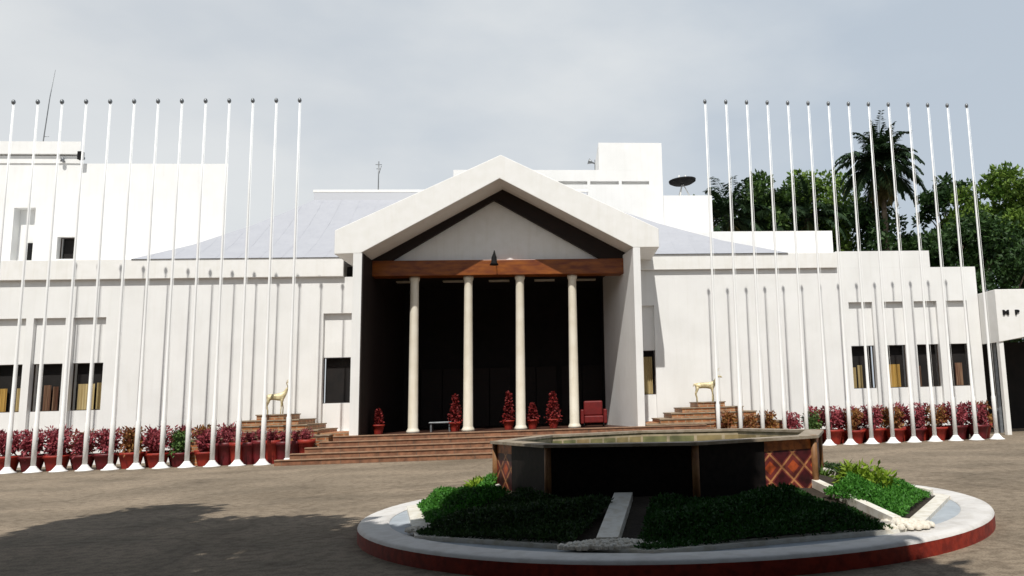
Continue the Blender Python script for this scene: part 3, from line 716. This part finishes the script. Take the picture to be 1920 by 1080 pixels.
for k in range(8):
    j = (k+1) % 8
    m.face([(*b_[k], 1.08), (*a_[k], 1.08), (*a_[j], 1.08), (*b_[j], 1.08)]); m.face([(*a_[k], 1.042), (*a_[j], 1.042), (*a_[j], 1.08), (*a_[k], 1.08)])
    m.face([(*b_[k], 1.08), (*b_[j], 1.08), (*b_[j], 1.042), (*b_[k], 1.042)]); m.face([(*a_[k], 1.042), (*b_[k], 1.042), (*b_[j], 1.042), (*a_[j], 1.042)])
m.build('rim', rimm, ft)
m = MB(); octwall(m, 2.26, .6, 1.041, True); m.build('basin_lining', innert, ft)
m = MB(); m.face([(*p, .80) for p in octp(2.27, FR)]); m.build('water', water, ft)
m = MB(); m.lathe([(.25, .6), (.2, .8), (.08, .86), (.05, .93), (.02, .94)], 16); m.build('nozzle', galv, ft)

# hedges and shrubs on the bed
def bedz(r): return .20+(3.7-r)/(3.7-2.3)*.30
def hedge(label, a0, a1, r0, r1, hmax, n, lm, name='hedge', cat='hedge', seed=1):
    random.seed(seed)
    f = MB(); cnt = 0
    while cnt < n:
        a = R(random.uniform(a0, a1)); 
        s = (math.degrees(a)-a0)/(a1-a0)
        rr1 = r1*math.cos(math.pi/8)/max(.9239, math.cos(((a-BR) % (math.pi/4))-math.pi/8))
        r = random.uniform(r0, rr1)
        prof_ = min(1, (rr1-r)/.25)*min(1, min(s, 1-s)*9+.25)
        h = hmax*(.55+.45*math.sin(r*7+a*9))*max(.15, prof_)+.03
        p = Vector((r*math.cos(a), r*math.sin(a), bedz(min(r, 3.7)) + h*random.random()**.5))
        f.leaf(p, (rnd_dir()+Vector((0, 0, .5))).normalized(), rnd_dir(), random.uniform(.03, .062), random.uniform(.016, .032)); cnt += 1
    o = f.build(name, lm); o.location = FC; tag(o, label, cat, 'hedges on the fountain island'); return o
hedge('trimmed green hedge on the left side of the fountain island', 149, 214, 2.5, 3.72, .17, 17000, leafH2, seed=2)
hedge('dark hedge between left and front marble ribs of the fountain island', -143, -108, 2.45, 3.86, .12, 18000, leafA, seed=3)
hedge('wide dark hedge at the front right of the fountain island', -97, -53, 2.45, 3.86, .12, 20000, leafH, seed=4)
hedge('green hedge at the right end of the fountain island', -44, 0, 2.5, 3.64, .12, 13000, leafH2, seed=5)
hedge('low dark hedge behind the right side of the fountain basin', 4, 45, 2.5, 3.6, .15, 6000, leafA, seed=6)
hedge('dark low hedge right of the left marble rib of the fountain island', -163, -152, 2.5, 3.5, .14, 3000, leafA, seed=8)
def shrub(label, x, y, r, lm):
    f = MB()
    for _ in range(7): clump(f, (random.uniform(-r, r)*.6, random.uniform(-r, r)*.6, r*.5+random.uniform(0, r*.4)), r*.5, 130, .11, .04, .7, .6)
    t = thing('shrub', label, 'shrub', (x, y, .28)); f.build('foliage', lm, t); m = MB(); m.tube([(0, 0, -.1), (0, 0, r*.6)], .02, 6); m.build('stem', bark, t)
random.seed(21)
shrub('bright yellow-green shrub on the right hedge of the fountain island', 2.95, 11.15, .36, leafY)
shrub('yellow-green shrub at the top of the left hedge', -2.45, 12.2, .24, leafY)
shrub('dark reddish shrub poking above the left hedge', -2.1, 12.05, .2, leafR)
shrub('low bright green shrub close to the right corner of the basin', 2.55, 12.3, .22, leafC)
def pebbles(label, x, y, sx, sy, n):
    m = MB()
    for _ in range(n):
        a = random.uniform(0, 6.28); q = random.random()**.6; px, py = sx*q*math.cos(a), sy*q*math.sin(a); r = random.uniform(.018, .04); z = .05*(1-q)+.01
        i = len(m.v); k6 = 6
        m.v.append((px, py, z+r*.9)); m.v += [(px+r*math.cos(t_)*random.uniform(.8, 1.2), py+r*math.sin(t_), z+r*.35) for t_ in [k*math.pi/3 for k in range(k6)]]
        m.v += [(px+r*.8*math.cos(t_), py+r*.8*math.sin(t_), z-r*.5) for t_ in [k*math.pi/3 for k in range(k6)]]
        for k in range(k6):
            j = (k+1) % k6; m.f.append((i, i+1+k, i+1+j)); m.f.append((i+1+k, i+7+k, i+7+j, i+1+j)); m.sm += [True, True]
    o = m.build('pebbles', pebm); o.location = (x, y, .21); o['label'] = label; o['category'] = 'pebbles'; o['kind'] = 'stuff'
pebbles('pile of white pebbles at the foot of the front marble rib', -.36, 8.24, .52, .16, 420)
pebbles('pile of white pebbles at the front left of the island', -2.55, 9.65, .28, .16, 220)
pebbles('pile of white pebbles at the front right of the island', 2.75, 8.98, .34, .24, 320)

# ---------------------------------------------------------------- trees
def tree(name, label, x, y, h, cr, crown_z, nl, lm, seed, cat='tree', leaf=(.34, .2), clumps=46, trunk_r=.3, group=None, flat=.8, rr=(.22, .4)):
    random.seed(seed)
    t = thing(name, label, cat, (x, y, 0), 0, group)
    tr = MB(); top = Vector((0, 0, crown_z)); tr.tube([(0, 0, 0), (.1, 0, crown_z*.5), (0, 0, crown_z), (.1, 0, h*.85)], [trunk_r, trunk_r*.75, trunk_r*.55, trunk_r*.15], 9)
    f = MB(); cz = (crown_z+h)/2+.2; hz = (h-crown_z)/2*1.15
    for k in range(clumps):
        d = rnd_dir(); q = random.random()**.35
        c = Vector((d.x*cr*q, d.y*cr*q, cz+d.z*hz*q))
        r = cr*random.uniform(*rr)
        c.z = min(c.z, h-r*.5)
        clump(f, c, r, nl//clumps, leaf[0], leaf[1], flat, -.2)
        if k % 3 == 0: tr.tube([(0, 0, crown_z*.8), (c.x*.45, c.y*.45, (crown_z+c.z)/2), tuple(c)], [trunk_r*.35, trunk_r*.2, .02], 6)
    tr.build('trunk', bark, t); f.build('crown', lm, t); return t
def palm(label, x, y, h, L_, seed, nf=26, group=None, upright=.0, dry=5):
    random.seed(seed); t = thing('palm_tree', label, 'palm tree', (x, y, 0), 0, group)
    m = MB(); m.tube([(0, 0, 0), (.15, 0, h*.35), (.25, 0, h*.7), (.2, 0, h)], [.26, .2, .17, .16], 10); m.build('trunk', bark, t)
    for k in range(nf+dry):
        isdry = k >= nf
        a = k*2.399+random.uniform(-.2, .2); el = R(random.uniform(25, 88)) if not isdry else R(random.uniform(-75, -50))
        if not isdry and k % 3 == 0: el = R(random.uniform(-35, 25))
        ln = L_*random.uniform(.8, 1.1)*(.8 if isdry else 1)
        p = Vector((.2, 0, h)); d = Vector((math.cos(a)*math.cos(el), math.sin(a)*math.cos(el), math.sin(el))); pts = [p.copy()]
        n = 16
        f = MB()
        for s in range(n):
            p = p + d*ln/n; d = (d + Vector((0, 0, -.085-.02*s*.3))).normalized() if not isdry else (d+Vector((0, 0, -.08))).normalized()
            pts.append(p.copy())
            if s > 1:
                sd_ = d.cross(Vector((0, 0, 1))); sd_ = sd_.normalized() if sd_.length > .1 else Vector((math.sin(a), -math.cos(a), 0))
                wl_ = .9*math.sin(min(1, (s+2)/n*1.05)*math.pi*.93)+.12
                for q in range(3):
                    for sg in (-1, 1):
                        ld = (sd_*sg*.8 + d*.55 + Vector((0, 0, random.uniform(-.7, -.05)))).normalized()
                        f.leaf(p - d*ln/n*q/3, ld, Vector((0, 0, 1)), wl_*L_/3.6*random.uniform(.8, 1.1), .13*L_/3.6*1.2)
        f.tube(pts, [.04*(1-i/(n+2)) for i in range(n+1)], 5)
        f.build('frond', leafD if isdry else leafP, t)
    return t
gt = 'trees behind the hall'
palm('tall dark palm rising above all other trees on the right', 14.9, 48, 15.7, 3.15, 5, nf=54, group=gt, dry=14)
palm('spiky palm at the left end of the trees, beside the white block', 5.6, 49, 12.8, 3.4, 6, nf=24, group=gt, dry=3)
palm('palm with drooping fronds left of the tall palm', 10.6, 50, 13.0, 3.2, 8, nf=22, group=gt, dry=5)
palm('short palm standing behind the second flagpole pair right', 7.7, 50.5, 13.0, 3.0, 9, nf=20, group=gt, dry=4)
tree('broadleaf_tree', 'dark bushy tree behind the step of the side block', 8.6, 52, 16.2, 2.9, 9.5, 10000, leafB, 31, group=gt)
tree('broadleaf_tree', 'green bushy tree just left of the tall palm', 12.0, 53, 16.8, 2.9, 9.5, 10000, leafC, 32, group=gt)
tree('broadleaf_tree', 'dark low tree at the foot of the tall palm', 14.6, 50, 13.6, 2.6, 6, 9000, leafA, 33, group=gt)
tree('broadleaf_tree', 'dark low tree right of the tall palm', 17.9, 49, 11.4, 2.6, 5.0, 9000, leafA, 34, group=gt)
tree('broadleaf_tree', 'airy tree with sky gaps left of the round bright tree', 20.2, 51, 15.6, 2.0, 11.0, 3600, leafA, 35, group=gt, clumps=30, rr=(.16, .3))
tree('broadleaf_tree', 'large round bright green tree at the far right', 22.6, 49, 15.3, 2.6, 9.0, 14000, leafC, 36, group=gt, clumps=60)
tree('broadleaf_tree', 'very dark dense tree low behind the right canopy', 20.8, 47, 12.0, 3.4, 4, 13000, leafA, 37, group=gt, clumps=56)
tree('broadleaf_tree', 'dark dense tree at the right frame edge behind the canopy', 26.3, 48.5, 13.0, 3.2, 4, 13000, leafA, 38, group=gt, clumps=56)
tree('broadleaf_tree', 'mid green tree at the back between palms and side block', 5.0, 56, 15.6, 2.6, 9, 6000, leafB, 39, group=gt)

# big shade trees standing behind the viewer: they throw the shadow over the fountain and the left foreground
SH = [(-14, 9), (-8.6, 10.6), (-9.4, 13.2), (-9.0, 15.3), (-8.0, 15.1), (-6.9, 12.8), (-6.2, 13.2), (-4.8, 12.7), (-4.2, 11.8), (-3.5, 10.3), (-2.6, 10.7), (-2.2, 11.5), (-1.2, 11.2), (.5, 10.95), (1.35, 10.95), (1.22, 10.2), (1.9, 9.7), (2.35, 9.2), (2.2, 8.6), (2.7, 7.9), (2.6, 6.8), (3.3, 5.5), (4, -2), (-14, -2)]
def inpoly(x, y, P):
    c = False; j = len(P)-1
    for i in range(len(P)):
        if (P[i][1] > y) != (P[j][1] > y) and x < (P[j][0]-P[i][0])*(y-P[i][1])/(P[j][1]-P[i][1])+P[i][0]: c = not c
        j = i
    return c
leafS = leafm('shade_leaf', (.006, .016, .005), (.02, .04, .01), .04)
def shade_tree(label, bx, by, h0, h1, xr, yr, n, seed):
    random.seed(seed); t = thing('shade_tree', label, 'tree', (bx, by, 0), 0, 'shade trees behind the viewer')
    tr = MB(); tr.tube([(0, 0, 0), (.2, .1, h0*.6), (0, 0, h0)], [.5, .4, .3], 12); f = MB(); k = 0
    while k < n:
        gx, gy = random.uniform(*xr), random.uniform(*yr)
        if not inpoly(gx, gy, SH): continue
        z = random.uniform(h0, h1); c = Vector((gx, gy, 0)) + sv*(z/sv.z)
        k += 1; r = random.uniform(.4, .9)
        for _ in range(60):
            d = rnd_dir(); p = c + Vector((d.x, d.y, d.z*.6))*r*random.random()**.45
            gp = p - sv*(p.z/sv.z)
            if not inpoly(gp.x+random.gauss(0, .07), gp.y+.1+random.gauss(0, .12), SH): continue
            if p.y > 0 and (p.z-1.6)/p.y < .64 and p.x/p.y > -1.0: continue
            f.leaf(p-Vector((bx, by, 0)), (d+rnd_dir()).normalized(), rnd_dir(), random.uniform(.25, .5), random.uniform(.16, .3))
        if k % 14 == 0: tr.tube([(0, 0, h0*.75), tuple((c-Vector((bx, by, 0)))*.5+Vector((0, 0, z*.08))), tuple(c-Vector((bx, by, 0)))], [.16, .09, .02], 6)
    tr.build('trunk', bark, t); f.build('crown', leafS, t)
shade_tree('broad shade tree off to the left behind the viewer', -9.5, -2.5, 7.5, 11.5, (-14, -3.5), (-2, 15.5), 760, 51)
shade_tree('broad shade tree directly behind the viewer', .5, -5.5, 7.5, 11.5, (-3.8, 4), (-2, 12), 900, 52)
for i, (x, y, h) in enumerate([(-20, -7, 11), (-14, -10, 12), (-7.5, -9, 11), (-1.5, -10.5, 12), (5, -9.5, 10.5), (11, -11, 11), (17, -12, 11)]):  # unseen tree row, added to block sky light from behind
    tree('shade_tree', 'added sky-blocking tree in the row behind the viewer, %s from the left' % ordw[i], x, y, h, 4.2, .6, 4200, leafS, 60+i, leaf=(.8, .55), clumps=60, rr=(.3, .45), group='shade trees behind the viewer')
for i, (x, y, h, cr) in enumerate([(-16.5, 4, 9.5, 3.6), (-20.5, 9.5, 8.5, 3.6), (-12.5, -1, 11, 3.6), (-21, 3, 12, 4)]):  # unseen trees added at the left to hold sky light off the foreground
    tree('shade_tree', 'added sky-blocking tree beyond the left frame edge, %s of four' % ordw[i], x, y, h, cr, .6, 4200, leafS, 80+i, leaf=(.8, .55), clumps=60, rr=(.3, .45), group='added sky-blocking trees around the viewer')
for i, (x, y, h, cr) in enumerate([(10, 2, 9.5, 3.2), (15, 7.5, 10, 3.4), (15, -2, 11, 4)]):  # added out of view on the right to cut sky light on the fountain
    tree('shade_tree', 'added sky-blocking tree beyond the right frame edge, %s of three' % ordw[i], x, y, h, cr, .6, 4200, leafS, 90+i, leaf=(.8, .55), clumps=60, rr=(.3, .45), group='added sky-blocking trees around the viewer')
